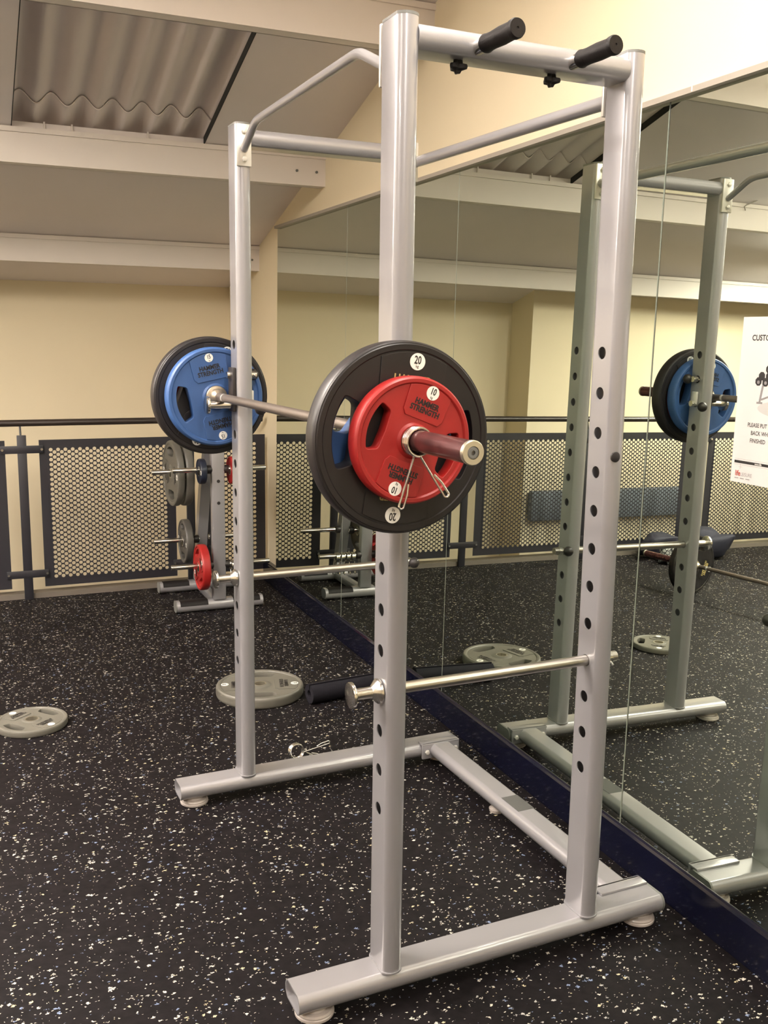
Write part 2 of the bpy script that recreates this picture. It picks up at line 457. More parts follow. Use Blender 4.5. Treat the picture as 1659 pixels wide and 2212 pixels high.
MB().box((0.001, -0.150, ZT), (0.004, -0.146, ZT+0.013)).build('joint', M['white'], tr, smooth=False)

# ================================================================== RAILING
def perforated(x0, x1, z0, z1, y, border=0.05, r=0.0116):
    PX, PZ = 0.0440, 0.0312
    nx = int((x1-x0-2*border)/PX); nz = int((z1-z0-2*border)/PZ)
    fx0 = (x0+x1)/2 - nx*PX/2; fz0 = (z0+z1)/2 - nz*PZ/2
    bm = bmesh.new(); cache = {}
    def V(x, z):
        k = (round(x, 5), round(z, 5))
        if k not in cache: cache[k] = bm.verts.new((x, y, z))
        return cache[k]
    K = 12
    def cell(cx, cz):
        R = [V(cx+PX/2, cz), V(cx, cz+PZ/2), V(cx-PX/2, cz), V(cx, cz-PZ/2)]
        C = [bm.verts.new((cx+r*math.cos(2*PI*i/K), y, cz+r*math.sin(2*PI*i/K))) for i in range(K)]
        q = K//4
        for j in range(4):
            A, B = R[j], R[(j+1) % 4]
            arc = [C[(j*q+i) % K] for i in range(q+1)]
            bm.faces.new([A, B]+arc[::-1])
    for i in range(nx):
        for j in range(nz): cell(fx0+(i+0.5)*PX, fz0+(j+0.5)*PZ)
    for i in range(nx-1):
        for j in range(nz-1): cell(fx0+(i+1)*PX, fz0+(j+1)*PZ)
    X0, X1, Z0, Z1 = fx0, fx0+nx*PX, fz0, fz0+nz*PZ
    for i in range(nx-1):
        for zz, zc in ((Z0, Z0+PZ/2), (Z1, Z1-PZ/2)):
            bm.faces.new([V(X0+(i+0.5)*PX, zz), V(X0+(i+1.5)*PX, zz), V(X0+(i+1)*PX, zc)])
    for j in range(nz-1):
        for x_, xc in ((X0, X0+PX/2), (X1, X1-PX/2)):
            bm.faces.new([V(x_, Z0+(j+0.5)*PZ), V(x_, Z0+(j+1.5)*PZ), V(xc, Z0+(j+1)*PZ)])
    for (cx, cz, sx_, sz_) in ((X0, Z0, 1, 1), (X1, Z0, -1, 1), (X0, Z1, 1, -1), (X1, Z1, -1, -1)):
        bm.faces.new([V(cx, cz), V(cx+sx_*PX/2, cz), V(cx, cz+sz_*PZ/2)])
    for (a0, a1, b0, b1) in ((x0, x1, z0, Z0), (x0, x1, Z1, z1), (x0, X0, Z0, Z1), (X1, x1, Z0, Z1)):
        bm.faces.new([bm.verts.new(p) for p in ((a0, y, b0), (a1, y, b0), (a1, y, b1), (a0, y, b1))])
    bmesh.ops.recalc_face_normals(bm, faces=bm.faces)
    me = bpy.data.meshes.new('perforated_panel'); bm.to_mesh(me); bm.free()
    return me
rail = root('railing', 'black steel railing with perforated sheet panels across the far side', 'railing', Matrix.Translation((0, 3.985, 0)))
MB().cyl((XL+0.02, 0.02, 1.117), (-0.004, 0.02, 1.117), 0.021, 16).build('handrail', M['rail'], rail)
posts = [-0.505, -1.545, -2.62, -3.74, -4.85, -5.95, -7.05]
for i, px in enumerate(posts):
    b = MB(); b.box((px-0.027, -0.010, 0.0), (px+0.027, 0.012, 1.043), 0.002)
    b.build('post', M['fence'], rail)
    MB().cyl((px-0.004, 0.005, 1.04), (px-0.004, 0.02, 1.10), 0.006, 8).build('rail_spigot', M['fence'], rail)
    for z in (0.165, 0.955):
        b = MB(); b.box((px-0.125, -0.012, z-0.024), (px+0.125, -0.004, z+0.024), 0.002)
        br = b.build('clamp_bar', M['fence'], rail)
        for s_ in (-1, 1):
            MB().cyl((px+s_*0.115, -0.018, z), (px+s_*0.115, -0.012, z), 0.008, 10).build('bolt', M['chrome'], br)
edges = [0.010] + [p for q in posts for p in (q+0.100, q-0.098)]
for i in range(0, len(edges)-1, 2):
    x1, x0 = edges[i], edges[i+1]
    me = perforated(x0, x1, 0.075, 1.012, 0.004, 0.045)
    o = link('perforated_panel', me, M['fence'], rail, smooth=False)
    sm = o.modifiers.new('s', 'SOLIDIFY'); sm.thickness = 0.002

# pad on the wall of the space behind the railing
b = MB().box((-4.30, YF2-0.09, 0.20), (-2.50, YF2, 0.46), 0.03)
tag(b.build('wall_pad', M['bluepad']), 'blue-grey padded strip low on the wall, seen through the railing mesh in the mirror', 'pad')

# ================================================================== THE POWER RACK
ROT = 0.025335
RACK = Matrix.Rotation(ROT, 4, 'Z')
XA, XB, YN, YFR = -0.964, -0.356, -0.3136, 0.9104
TL, TT = 0.105, 0.0525           # tube section
HZ = [0.514+0.1018*k for k in range(12)]
rack = root('power_rack', 'silver steel power rack standing against the mirror wall', 'power rack', RACK)

def upright(x, y, zb=0.085, zt=2.342, hr=0.0158):
    bm = bmesh.new()
    fl = TL/2-SAG*TT-0.05*TT; rx_ = TT/2
    for sgn in (-1, 1):       # the two flat faces with holes
        X = x+sgn*rx_
        def V(yy, zz): return bm.verts.new((X, yy, zz))
        zz = [zb] + [z+d for z in HZ for d in (-0.024, 0.024)] + [zt]
        for i in range(0, len(zz), 2):
            bm.faces.new([V(y-fl, zz[i]), V(y+fl, zz[i]), V(y+fl, zz[i+1]), V(y-fl, zz[i+1])])
        for z in HZ:
            K = 24
            C = [V(y+hr*math.cos(2*PI*i/K), z+hr*math.sin(2*PI*i/K)) for i in range(K)]
            Q = []
            for i in range(K):
                a = 2*PI*i/K; ca, sa = math.cos(a), math.sin(a)
                t = min(fl/abs(ca) if abs(ca) > 1e-6 else 9, 0.024/abs(sa) if abs(sa) > 1e-6 else 9)
                Q.append(V(y+ca*t, z+sa*t))
            # snap corners: add the four corners exactly
            for i in range(K):
                j = (i+1) % K
                pi_, pj = Q[i].co, Q[j].co
                if abs(pi_.y-pj.y) > 1e-6 and abs(pi_.z-pj.z) > 1e-6:
                    cy = y+math.copysign(fl, pi_.y-y); cz = z+math.copysign(0.024, pi_.z-z)
                    bm.faces.new([C[i], Q[i], V(cy, cz), Q[j], C[j]])
                else:
                    bm.faces.new([C[i], Q[i], Q[j], C[j]])
            # rim of the hole
            D = [bm.verts.new((X-sgn*0.003, c_.co.y, c_.co.z)) for c_ in C]
            for i in range(K):
                j = (i+1) % K
                bm.faces.new([C[i], C[j], D[j], D[i]])
    half = [p for p in section(TL, TT, 14) if p[0] > 0]
    for sgn in (-1, 1):       # the round ends
        cols = [(bm.verts.new((x+p[1], y+sgn*p[0], zb)), bm.verts.new((x+p[1], y+sgn*p[0], zt))) for p in half]
        for i in range(len(cols)-1):
            bm.faces.new([cols[i][0], cols[i+1][0], cols[i+1][1], cols[i][1]])
    bmesh.ops.remove_doubles(bm, verts=bm.verts, dist=0.0002)
    bm.normal_update()
    for f in bm.faces:
        c_ = f.calc_center_median(); yy = max(-fl, min(fl, c_.y-y))
        out = Vector((c_.x-x, c_.y-y-yy, 0))
        if abs(f.normal.x) < 0.2 and abs(c_.y-y) < fl*0.99: continue      # rims of the holes
        if f.normal.dot(out) < 0: f.normal_flip()
    me = bpy.data.meshes.new('upright'); bm.to_mesh(me); bm.free()
    return me
for x in (XA, XB):
    for y in (YN, YFR):
        o = link('upright', upright(x, y), M['silver'], rack)
        b = MB(); b.oval((x, y, 2.341), (x, y, 2.347), TL+0.001, TT+0.001, (0, 1, 0)); b.build('end_cap', M['cap'], o)
        b = MB(); b.oval((x, y, 0.0845), (x, y, 0.0885), TL+0.006, TT+0.006, (0, 1, 0)); b.build('weld_bead', M['silver'], o)

XF0, XF1, ZF = -1.2161, -0.1007, 0.0585
for y in (YN, YFR):
    bm = MB()
    sec = stadium(TL, TT, 12); inn = stadium(TL-0.008, TT-0.008, 12)
    P = lambda s_, x: [(x, y+p[0], ZF+p[1]) for p in s_]
    bm.ring_loft([P(inn, XF0+0.03), P(inn, XF0), P(sec, XF0), P(sec, XF1)], cap0=False, cap1=True)
    o = bm.build('foot_tube', M['silver'], rack)
    b = MB(); b.oval((XF0+0.022, y, ZF), (XF0+0.03, y, ZF), TL-0.008, TT-0.008, (0, 1, 0)); b.build('end_cap', M['silver_in'], o)
    b = MB(); b.oval((XF1-0.001, y, ZF), (XF1+0.006, y, ZF), TL+0.001, TT+0.001, (0, 1, 0)); b.build('end_cap', M['cap'], o)
    for fx in (-1.158, -0.150):
        b = MB(); b.lathe((fx, y, 0.0), (0, 0, 1), [(0.046, 0), (0.050, 0.003), (0.050, 0.009), (0.047, 0.011), (0.048, 0.014), (0.045, 0.019), (0.034, 0.021), (0.031, 0.025), (0.034, 0.028), (0.034, 0.0325)], 32)
        b.build('rubber_foot', M['feet'], rack)
    b = MB(); b.oval((XA+TT/2-0.004, y, 2.303), (XB-TT/2+0.004, y, 2.303), TL-0.006, TT, (0, 1, 0)); b.build('crossbar', M['silver'], rack)
# rail joining the two feet on the mirror side, with its bolted end plates
XR = -0.182
b = MB(); b.oval((XR, YN+TL/2+0.012, 0.062), (XR, YFR-TL/2-0.012, 0.062), 0.094, 0.054, (1, 0, 0)); rl = b.build('base_rail', M['silver'], rack)
b = MB(); b.box((XR-0.030, 0.235, 0.0885), (XR+0.034, 0.345, 0.0893)); b.build('sticker', M['worn'], rl)['label'] = 'worn grey sticker on the rail'
b = MB(); b.lathe((XR, 0.42, 0.0), (0, 0, 1), [(0.026, 0), (0.028, 0.010), (0.018, 0.014), (0.014, 0.036)], 24); b.build('rubber_foot', M['feet'], rack)
for s_, yy in ((1, YN+TL/2), (-1, YFR-TL/2)):
    b = MB(); b.box((XR-0.082, min(yy, yy+s_*0.012), 0.030), (XR+0.082, max(yy, yy+s_*0.012), 0.092), 0.004)
    b.box((XR-0.082, min(yy-s_*0.030, yy+s_*0.012), 0.0845), (XR+0.082, max(yy-s_*0.030, yy+s_*0.012), 0.0920), 0.002)
    p = b.build('end_plate', M['silver'], rack)
    for q in (-1, 1):
        b = MB(); b.cyl((XR+q*0.063, yy+s_*0.012, 0.060), (XR+q*0.063, yy+s_*0.022, 0.060), 0.0095, 6, bev=0.002); b.build('bolt', M['plate_metal'], p)
# upper side brackets, pull-up bar and side tube
def vplate(x, y, s_, z0, z1, w_):
    b = MB(); b.box((x-w_/2, min(y, y+s_*0.010), z0), (x+w_/2, max(y, y+s_*0.010), z1), 0.003)
    p = b.build('bracket_plate', M['plate_metal'], rack)
    for z in (z0+0.022, z1-0.022):
        b = MB(); b.cyl((x, y+s_*0.010, z), (x, y+s_*0.019, z), 0.009, 6, bev=0.002); b.build('bolt', M['plate_metal'], p)
yb0, yb1 = YFR-TL/2, YN+TL/2
for x in (XA, XB):
    vplate(x, yb0+0.004, -1, 2.208, 2.340, 0.050); vplate(x, yb1-0.004, 1, 2.212, 2.345, 0.050)
def bend(pts, r=0.035, k=5):
    out = [Vector(pts[0])]
    for i in range(1, len(pts)-1):
        p, a, c_ = Vector(pts[i]), Vector(pts[i-1]), Vector(pts[i+1])
        p0 = p+(a-p).normalized()*r; p1 = p+(c_-p).normalized()*r
        for j in range(k+1):
            t = j/k; out.append(p0*(1-t)**2+p*2*t*(1-t)+p1*t*t)
    out.append(Vector(pts[-1])); return out
b = MB(); b.tube(bend([(XA, yb0-0.005, 2.262), (XA, 0.728, 2.326), (XA, -0.086, 2.331), (XA, yb1+0.005, 2.258)]), 0.0125, 16)
b.build('pull_up_bar', M['silver'], rack)
b = MB(); b.cyl((XB, yb0-0.004, 2.268), (XB, yb1+0.004, 2.252), 0.0175, 20); b.build('side_tube', M['silver'], rack)
# two pull-up grips on the near crossbar, and the star knobs under it
for gx in (-0.793, -0.541):
    y0 = YN-0.050
    g = MB(); g.lathe((gx, y0-0.022, 2.297), (0.06, -1, 0.03), [(0.0, 0.0), (0.0185, 0.0), (0.0205, 0.006), (0.0190, 0.013), (0.0182, 0.030), (0.0198, 0.065), (0.0188, 0.100), (0.0208, 0.108), (0.0213, 0.116), (0.0195, 0.121), (0.003, 0.121), (0.002, 0.119)], 24)
    gr = g.build('grip_handle', M['grip'], rack)
    b = MB(); b.cyl((gx, y0+0.010, 2.297), (gx, y0-0.022, 2.297), 0.0165, 20); b.build('grip_collar', M['chrome'], gr)
    b = MB(); b.cyl((gx+0.011, y0-0.020, 2.297), (gx, y0-0.026, 2.297), 0.004, 8); b.build('grip_screw', M['chrome'], gr)
for kx in (-0.822, -0.572):
    b = MB(); loop = []
    for i in range(36):
        a = 2*PI*i/36; rr = 0.0175+0.0065*math.cos(3*a+1.6)
        loop.append((rr*math.cos(a), rr*math.sin(a)))
    b.ring_loft([[(kx+p[0]*s_, YN+p[1]*s_, z) for p in loop] for s_, z in ((0.5, 2.277), (0.55, 2.270), (0.95, 2.268), (1.0, 2.264), (0.95, 2.259), (0.45, 2.255), (0.30, 2.249))])
    b.build('star_knob', M['grip'], rack)
# small plug on the near rear upright
b = MB(); b.lathe((XB-0.006, YN-TL/2-0.002, 1.373), (0, 1, 0), [(0.0105, 0.0), (0.0135, 0.0015), (0.0135, 0.006)], 20)
b.build('plug', M['black'], rack)

# ------------------------------------------------------------------ spotter bars and bar holders
def knob_pin(parent, P, d, L, ballr=0.0205):
    P, d = Vector(P), Vector(d).normalized()
    b = MB(); b.cyl(P-d*0.030, P+d*(L-ballr), 0.0032, 10); b.build('pin', M['chrome'], parent)
    b = MB(); b.ball(P+d*L, ballr); b.build('ball_knob', M['black'], parent)
def spotter(y, label, pd):
    z = HZ[3]
    t = root('spotter_bar', label, 'safety bar', RACK @ Matrix.Translation((XA, y, z)), 'safety bars through the rack holes')
    rel = lambda x: x-XA
    b = MB(); b.cyl((rel(-1.064), 0, 0), (rel(-0.285), 0, 0), 0.0143, 24); b.build('shaft', M['chrome_worn'], t)
    b = MB(); b.cyl((rel(-1.070), 0, 0), (rel(-1.061), 0, 0), 0.0315, 36, bev=0.0015); b.build('end_disc', M['chrome'], t)
    b = MB(); b.lathe((rel(-1.014), 0, 0), (1, 0, 0), [(0.0145, 0), (0.017, 0.003), (0.029, 0.014), (0.0315, 0.018), (0.0315, 0.0215)], 36); b.build('flange', M['chrome'], t)
    b = MB(); b.ringlathe((rel(-0.318), 0, 0), (1, 0, 0), [(0.0145, 0), (0.0175, 0), (0.0175, 0.014), (0.0145, 0.014)], 24); b.build('lock_ring', M['chrome'], t)
    knob_pin(t, (rel(-0.310), 0, 0), pd, 0.060)
spotter(YN, 'near chrome safety bar through the front frame of the rack', (0, 1, 0.62))
spotter(YFR, 'far chrome safety bar through the rear frame of the rack', (-0.1, -1, 0.18))
def holder(y, label):
    z = HZ[9]
    t = root('bar_holder', label, 'bar holder', RACK @ Matrix.Translation((XA, y, z)), 'bar holders pinned into the rack')
    f = -TT/2
    b = MB(); b.cyl((-0.118, 0, 0), (0.052, 0, 0), 0.0127, 24); b.build('peg', M['chrome'], t)
    b = MB(); b.cyl((-0.126, 0, 0), (-0.116, 0, 0), 0.031, 32, bev=0.0015); b.build('end_disc', M['chrome'], t)
    b = MB(); b.box((f-0.013, -0.028, -0.022), (f-0.0008, 0.028, 0.128), 0.003); b.build('back_plate', M['black'], t)
    b = MB(); b.cyl((-0.052, 0, 0.1018), (0.052, 0, 0.1018), 0.0120, 20); b.build('upper_pin', M['chrome'], t)
    b = MB(); b.box((-f+0.001, -0.016, -0.006), (-f+0.013, 0.016, 0.050), 0.003); b.build('tab', M['plate_metal'], t)
    knob_pin(t, (0.046, 0, 0.0), (0.0, -1, -0.15), 0.070)
    knob_pin(t, (0.046, 0, 0.1018), (0.12, 1, 0.0), 0.034)
holder(YN, 'bar holder hidden behind the black and red plates at the near end')
holder(YFR, 'chrome bar holder carrying the far end of the loaded bar')

# ================================================================== BARBELLS
BX, BZ = -1.0385, 1.4570
def barbell(label, mw, flo, fhi, e0, e1, grp=None):
    """along local y"""
    t = root('barbell', label, 'barbell', mw, grp)
    b = MB(); b.cyl((0, flo-0.01, 0), (0, fhi+0.01, 0), 0.0140, 28); sh = b.build('shaft', M['steel'], t)
    for q in (0.12, -0.12):
        yc = (flo+fhi)/2 + q/0.12*(abs(fhi-flo)/2-0.105)
        b = MB(); b.ringlathe((0, yc-0.006, 0), (0, 1, 0), [(0.0138, 0), (0.0143, 0), (0.0143, 0.012), (0.0138, 0.012)], 28); b.build('smooth_ring', M['plate_metal'], sh)
    for s_, f, e in ((-1, flo, e0), (1, fhi, e1)):
        b = MB(); b.lathe((0, f+0.0, 0), (0, s_, 0), [(0.0143, -0.040), (0.0165, -0.037), (0.0225, -0.029), (0.0275, -0.021), (0.0275, -0.014), (0.0350, -0.012), (0.0365, -0.010), (0.0365, -0.001), (0.0350, 0.0)], 40)
        b.build('collar', M['collar'], t)
        b = MB(); b.cyl((0, f, 0), (0, e-s_*0.004, 0), 0.0225, 36); sl = b.build('sleeve', M['sleeve'], t)
        b = MB(); b.lathe((0, e-s_*0.006, 0), (0, s_, 0), [(0.0225, 0), (0.0235, 0.001), (0.0235, 0.008), (0.0220, 0.010), (0.0125, 0.010), (0.0120, 0.007), (0.0, 0.007)], 36); b.build('end_cap', M['plate_cap'], sl)
        b = MB(); b.lathe((0, e+s_*0.001, 0), (0, s_, 0), [(0.0118, 0), (0.0118, 0.001), (0.0095, 0.003), (0.0045, 0.003), (0.0045, 0.0), (0.0, 0.0)], 24); b.build('end_bolt', M['cap'], sl)
    return t
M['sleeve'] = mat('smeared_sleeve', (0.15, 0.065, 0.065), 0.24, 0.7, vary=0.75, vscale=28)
M['plate_cap'] = mat('pale_steel', (0.62, 0.58, 0.48), 0.33, 0.9)
FLO, FHI = -0.4085, 0.966
barbell('loaded barbell racked across the holders of the power rack', RACK @ Matrix.Translation((BX, 0, BZ)), FLO, FHI, -0.808, 1.412)

# ------------------------------------------------------------------ weight plates
MESHES = {}
def plate_meshes(R, T, hole=True, kg='20', flat_=False):
    key = (round(R, 4), round(T, 4), hole, kg, flat_)
    if key in MESHES: return MESHES[key]
    d = {}
    N = 96
    outer = [((R*0.985)*math.cos(2*PI*i/N), (R*0.985)*math.sin(2*PI*i/N)) for i in range(N)]
    hub = [(0.0262*math.cos(2*PI*i/32), 0.0262*math.sin(2*PI*i/32)) for i in range(32)]
    loops = [outer, hub]
    def dhole(sg):
        ro, ch, ha = 0.80*R, 0.53*R, math.radians(28)
        pts = []
        for i in range(13):
            a = -ha+2*ha*i/12
            pts.append(Vector((ro*math.cos(a), ro*math.sin(a))))
        pts.append(Vector((ch, 0.305*R))); pts.append(Vector((ch*0.97, 0))); pts.append(Vector((ch, -0.305*R)))
        # round the corners
        out = []
        n = len(pts)
        for i, p in enumerate(pts):
            a, c_ = pts[i-1], pts[(i+1) % n]
            if (a-p).angle(c_-p) < math.radians(150):
                r = 0.05*R
                p0 = p+(a-p).normalized()*min(r, (a-p).length*0.45); p1 = p+(c_-p).normalized()*min(r, (c_-p).length*0.45)
                for j in range(5):
                    t = j/4; out.append(p0*(1-t)**2+p*2*t*(1-t)+p1*t*t)
            else: out.append(p)
        return [(sg*p.x, sg*p.y) for p in out]
    if hole: loops += [dhole(1), dhole(-1)]
    me = curve_mesh(loops, T*(0.47 if flat_ else 0.40)-0.002, 0.002, 1)
    bm = bmesh.new(); bm.from_mesh(me); bpy.data.meshes.remove(me)
    mb = MB(); mb.bm.free(); mb.bm = bm
    h = T/2
    mb.ringlathe((0, 0, 0), (0, 0, 1), [(R*0.87, -h*0.6), (R*0.89, -h*0.9), (R*0.91, -h), (R*0.96, -h), (R*0.985, -h*0.86), (R*0.997, -h*0.6), (R, -h*0.3), (R, h*0.3), (R*0.997, h*0.6), (R*0.985, h*0.86), (R*0.96, h), (R*0.91, h), (R*0.89, h*0.9), (R*0.87, h*0.6)], 96)
    mb.ringlathe((0, 0, 0), (0, 0, 1), [(0.0262, -h), (R*0.20+0.006, -h), (R*0.26+0.006, -h*0.7), (R*0.26+0.006, h*0.7), (R*0.20+0.006, h), (0.0262, h)], 48)
    d['body_bm'] = mb
    bmesh.ops.recalc_face_normals(mb.bm, faces=mb.bm.faces)
    me = bpy.data.meshes.new('plate_body'); mb.bm.to_mesh(me); mb.bm.free()
    d['body'] = me
    # raised panel, one per half
    pn = [(-0.30*R, 0.34*R), (0.30*R, 0.34*R), (0.36*R, 0.42*R)]
    for i in range(9):
        a = math.radians(65+50*i/8); pn.append((0.885*R*math.cos(a), 0.885*R*math.sin(a)))
    pn.append((-0.36*R, 0.42*R))
    d['panel'] = curve_mesh([pn], 0.0012, 0.0010, 1)
    d['sticker'] = curve_mesh([[(math.cos(2*PI*i/28)*0.0148*(1.2 if R > .19 else 1), math.sin(2*PI*i/28)*0.0148*(1.2 if R > .19 else 1)) for i in range(28)]], 0.0004)
    sc = 1.2 if R > .19 else 1
    d['num'] = text_mesh(kg, 0.0195*sc, 0.0002, 0.70, bold=0.0004)
    d['kg'] = text_mesh('kg', 0.0075*sc, 0.0002, 0.85)
    d['word'] = text_mesh('HAMMER\nSTRENGTH', 0.125*R, 0.0006, 0.85, line=0.88, bold=0.0006)
    hi = MB(); hi.ringlathe((0, 0, 0), (0, 0, 1), [(0.0250, -h*1.01), (0.0300, -h*1.01), (0.0300, h*1.01), (0.0250, h*1.01)], 32)
    bmesh.ops.recalc_face_normals(hi.bm, faces=hi.bm.faces)
    me = bpy.data.meshes.new('hub_ring'); hi.bm.to_mesh(me); hi.bm.free(); d['hub'] = me
    for k_ in ('panel', 'sticker', 'num', 'kg', 'word'): d[k_].name = k_
    MESHES[key] = d
    return d
def weight_plate(label, mw, R, T, m, kg, word='ink', both=False, blank=False, hole=True, grp=None, detail=True):
    flat_ = m.name.endswith('black_urethane')
    d = plate_meshes(R, T, hole, kg, flat_)
    t = root('weight_plate', label, 'weight plate', mw, grp)
    h = T/2; fz = h*(0.955 if flat_ else 0.84)
    def part(name, me, mm, par, loc=(0, 0, 0), rz=0.0, flip=False, smooth=True):
        mt_ = (Matrix.Rotation(PI, 4, 'Y') if flip else Matrix.Identity(4)) @ Matrix.Rotation(rz, 4, 'Z') @ Matrix.Translation(loc)
        c_ = me.copy() if me.materials and me.materials[0] != mm else me
        return link(name, c_, mm, par, smooth, mt_)
    part('body', d['body'], m, t)
    part('hub_ring', d['hub'], M['plate_cap'], t)
    if not detail: return t
    for flip in ((False, True) if both else (False,)):
        for rz in (0.0, PI):
            p = part('badge', d['panel'], m, t, (0, 0, fz), rz, flip)
            st = link('number_sticker', d['sticker'].copy(), M['white'], t, False, (Matrix.Rotation(PI, 4, 'Y') if flip else Matrix.Identity(4)) @ Matrix.Rotation(rz, 4, 'Z') @ Matrix.Translation((0.006*R/0.2, 0.795*R, fz+0.0026)))
            w_ = link('lettering', d['word'].copy(), M[word], p, False, Matrix.Translation((0, 0.545*R, 0.0024)))
            if not blank:
                link('number', d['num'].copy(), M['ink'], st, False, Matrix.Translation((0, 0.0028, 0.0006)))
                link('unit', d['kg'].copy(), M['ink'], st, False, Matrix.Translation((0, -0.0095, 0.0006)))
    return t
UPR = Matrix.Rotation(PI/2, 4, 'X')       # face towards -y
def on_bar(y, spin): return RACK @ Matrix.Translation((BX, y, BZ-0.0024)) @ UPR @ Matrix.Rotation(math.radians(spin), 4, 'Z')
weight_plate('large black 20 kg plate behind the red plate at the near bar end', on_bar(-0.4955, -7), 0.2045, 0.058, M['rubber'], '20', 'gold')
weight_plate('red 10 kg plate outermost on the near end of the racked bar', on_bar(-0.5470, -21), 0.1330, 0.043, M['red'], '10')
weight_plate('blue plate behind the black plate, glimpsed through its grip hole', on_bar(-0.4375, -34), 0.171, 0.056, M['blue'], '15', both=False)
weight_plate('blue 15 kg plate at the far end of the racked bar', on_bar(0.9930, 12), 0.171, 0.052, M['blue'], '15')
weight_plate('large black plate behind the blue plate at the far bar end', on_bar(1.0500, -18), 0.2065, 0.058, M['rubber'], '20')
weight_plate('red plate outermost at the far bar end, glimpsed through the grip holes', on_bar(1.1020, 30), 0.1375, 0.043, M['red'], '10')

# ------------------------------------------------------------------ spring clips
def spring_clip(label, mw, grp=None, legs=((-0.034, -0.138), (0.050, -0.110)), dy=-0.03):
    """coil around local y; legs in local x,z"""
    t = root('spring_clip', label, 'bar clip', mw, grp)
    pts = []; R = 0.0285; turns = 4; wy = 0.0062
    for i in range(turns*24+1):
        a = -PI/2 + 2*PI*i/24; pts.append((R*math.cos(a), -i/24*wy, R*math.sin(a)))
    b = MB(); b.tube(pts, 0.0031, 8); b.build('coil', M['chrome'], t)
    for k, ((lx, lz), y0) in enumerate(zip(legs, (0.0, -turns*wy))):
        a = Vector((0, y0, -R)); e = Vector((lx, y0+(dy if k else dy*0.3), lz)); d = (e-a).normalized()
        side = d.cross(Vector((0, 1, 0))).normalized()
        c_ = e-d*0.005; ww = 0.0055
        arc = [c_ + side*(-ww*math.cos(PI*k_/8)) + d*(ww*math.sin(PI*k_/8)) for k_ in range(9)]
        b = MB(); b.tube([a, a+(arc[0]-a)*0.5]+arc+[arc[-1]-d*0.025+side*0.001, arc[-1]-d*0.048-side*0.003], 0.0024, 8); b.build('handle_loop', M['chrome'], t)
    return t
spring_clip('chrome spring clip locking the red plate at the near end', RACK @ Matrix.Translation((BX, -0.5715, BZ-0.002)), 'spring clips')
spring_clip('chrome spring clip lying on the floor behind the far foot', Matrix.Translation((-0.725, 1.10, 0.034)) @ Matrix.Rotation(math.radians(-78), 4, 'Y') @ Matrix.Rotation(0.2, 4, 'Z'), 'spring clips', legs=((-0.02, -0.12), (0.05, -0.12)))

# ================================================================== THINGS ON THE FLOOR
def flat(x, y, T, spin): return Matrix.Translation((x, y, T/2+0.0005)) @ Matrix.Rotation(math.radians(spin), 4, 'Z')
weight_plate('large grey plate lying flat behind the rack beside the foam pad', flat(-0.655, 1.845, 0.052, -105), 0.205, 0.052, M['grey'], '20')
weight_plate('small grey plate lying flat at the left edge of the photo', flat(-1.672, 1.835, 0.030, 40), 0.148, 0.030, M['grey'], '5', blank=True)
# foam bar pad
t = root('foam_bar_pad', 'black foam bar pad lying on the floor beside the grey plate', 'bar pad', Matrix.Translation((-0.275, 1.665, 0.0475)) @ Matrix.Rotation(math.radians(6), 4, 'Z'))
b = MB()
prof = []
for i in range(29):
    a = PI*0.55+math.radians(8) + (2*PI-math.radians(16))*i/28
    prof.append((0.0455*math.cos(a), 0.0455*math.sin(a)))
for i in range(28, -1, -1):
    a = PI*0.55+math.radians(8) + (2*PI-math.radians(16))*i/28
    prof.append((0.018*math.cos(a), 0.018*math.sin(a)))
b.ring_loft([[(x, p[0], p[1]) for p in prof] for x in (-0.205, -0.1, 0.0, 0.1, 0.20)])
b.build('foam_sleeve', M['foam'], t)

# ------------------------------------------------------------------ plate storage tree in the far corner
TX, TY = -0.482, 3.33
tree = root('plate_tree', 'silver weight plate tree standing by the railing in the far corner', 'weight tree', Matrix.Translation((TX, TY, 0)))
b = MB(); b.box((-0.040, -0.025, 0.070), (0.040, 0.025, 1.30), 0.008); po = b.build('front_post', M['silver'], tree)
for z in (0.672, 0.805):
    b = MB(); b.cyl((0, -0.027, z), (0, -0.024, z), 0.010, 16); b.build('plug', M['black'], po)
b = MB()
path = [(0, 0.03, 1.25), (0, 0.20, 1.0), (-0.004, 0.33, 0.70), (-0.008, 0.42, 0.40), (-0.01, 0.50, 0.08)]
b.ring_loft([[(p[0]-0.032, p[1]-0.035, p[2]), (p[0]+0.032, p[1]-0.035, p[2]), (p[0]+0.032, p[1]+0.035, p[2]), (p[0]-0.032, p[1]+0.035, p[2])] for p in path])
b.build('rear_leg', M['silver'], tree)
for y0, x0, x1 in ((0.02, -0.262, 0.275), (0.52, -0.270, 0.270)):
    b = MB(); b.oval((x0, y0, 0.040), (x1, y0, 0.040), 0.085, 0.066, (0, 1, 0)); fo = b.build('base_tube', M['silver'], tree)
    b = MB(); b.oval((x0-0.006, y0, 0.040), (x0+0.001, y0, 0.040), 0.087, 0.068, (0, 1, 0)); b.build('end_cap', M['cap'], fo)
    for xa_, xb_ in ((x0+0.02, x0+0.19), (x1-0.19, x1-0.02)):
        arc = [q_ for q_ in section(0.0885, 0.0695) if q_[1] > 0.004]
        inr = [(q_[0]*0.965, q_[1]*0.965) for q_ in arc[::-1]]
        b = MB(); b.ring_loft([[(x_, y0+q_[0], 0.040+q_[1]) for q_ in arc+inr] for x_ in (xa_, xb_)]); b.build('tread_pad', M['grip'], fo)
    for q in (-0.12, 0.12):
        b = MB(); b.lathe((q*1.6, y0, 0.0), (0, 0, 1), [(0.022, 0), (0.022, 0.007), (0.016, 0.010)], 16); b.build('rubber_foot', M['black'], fo)
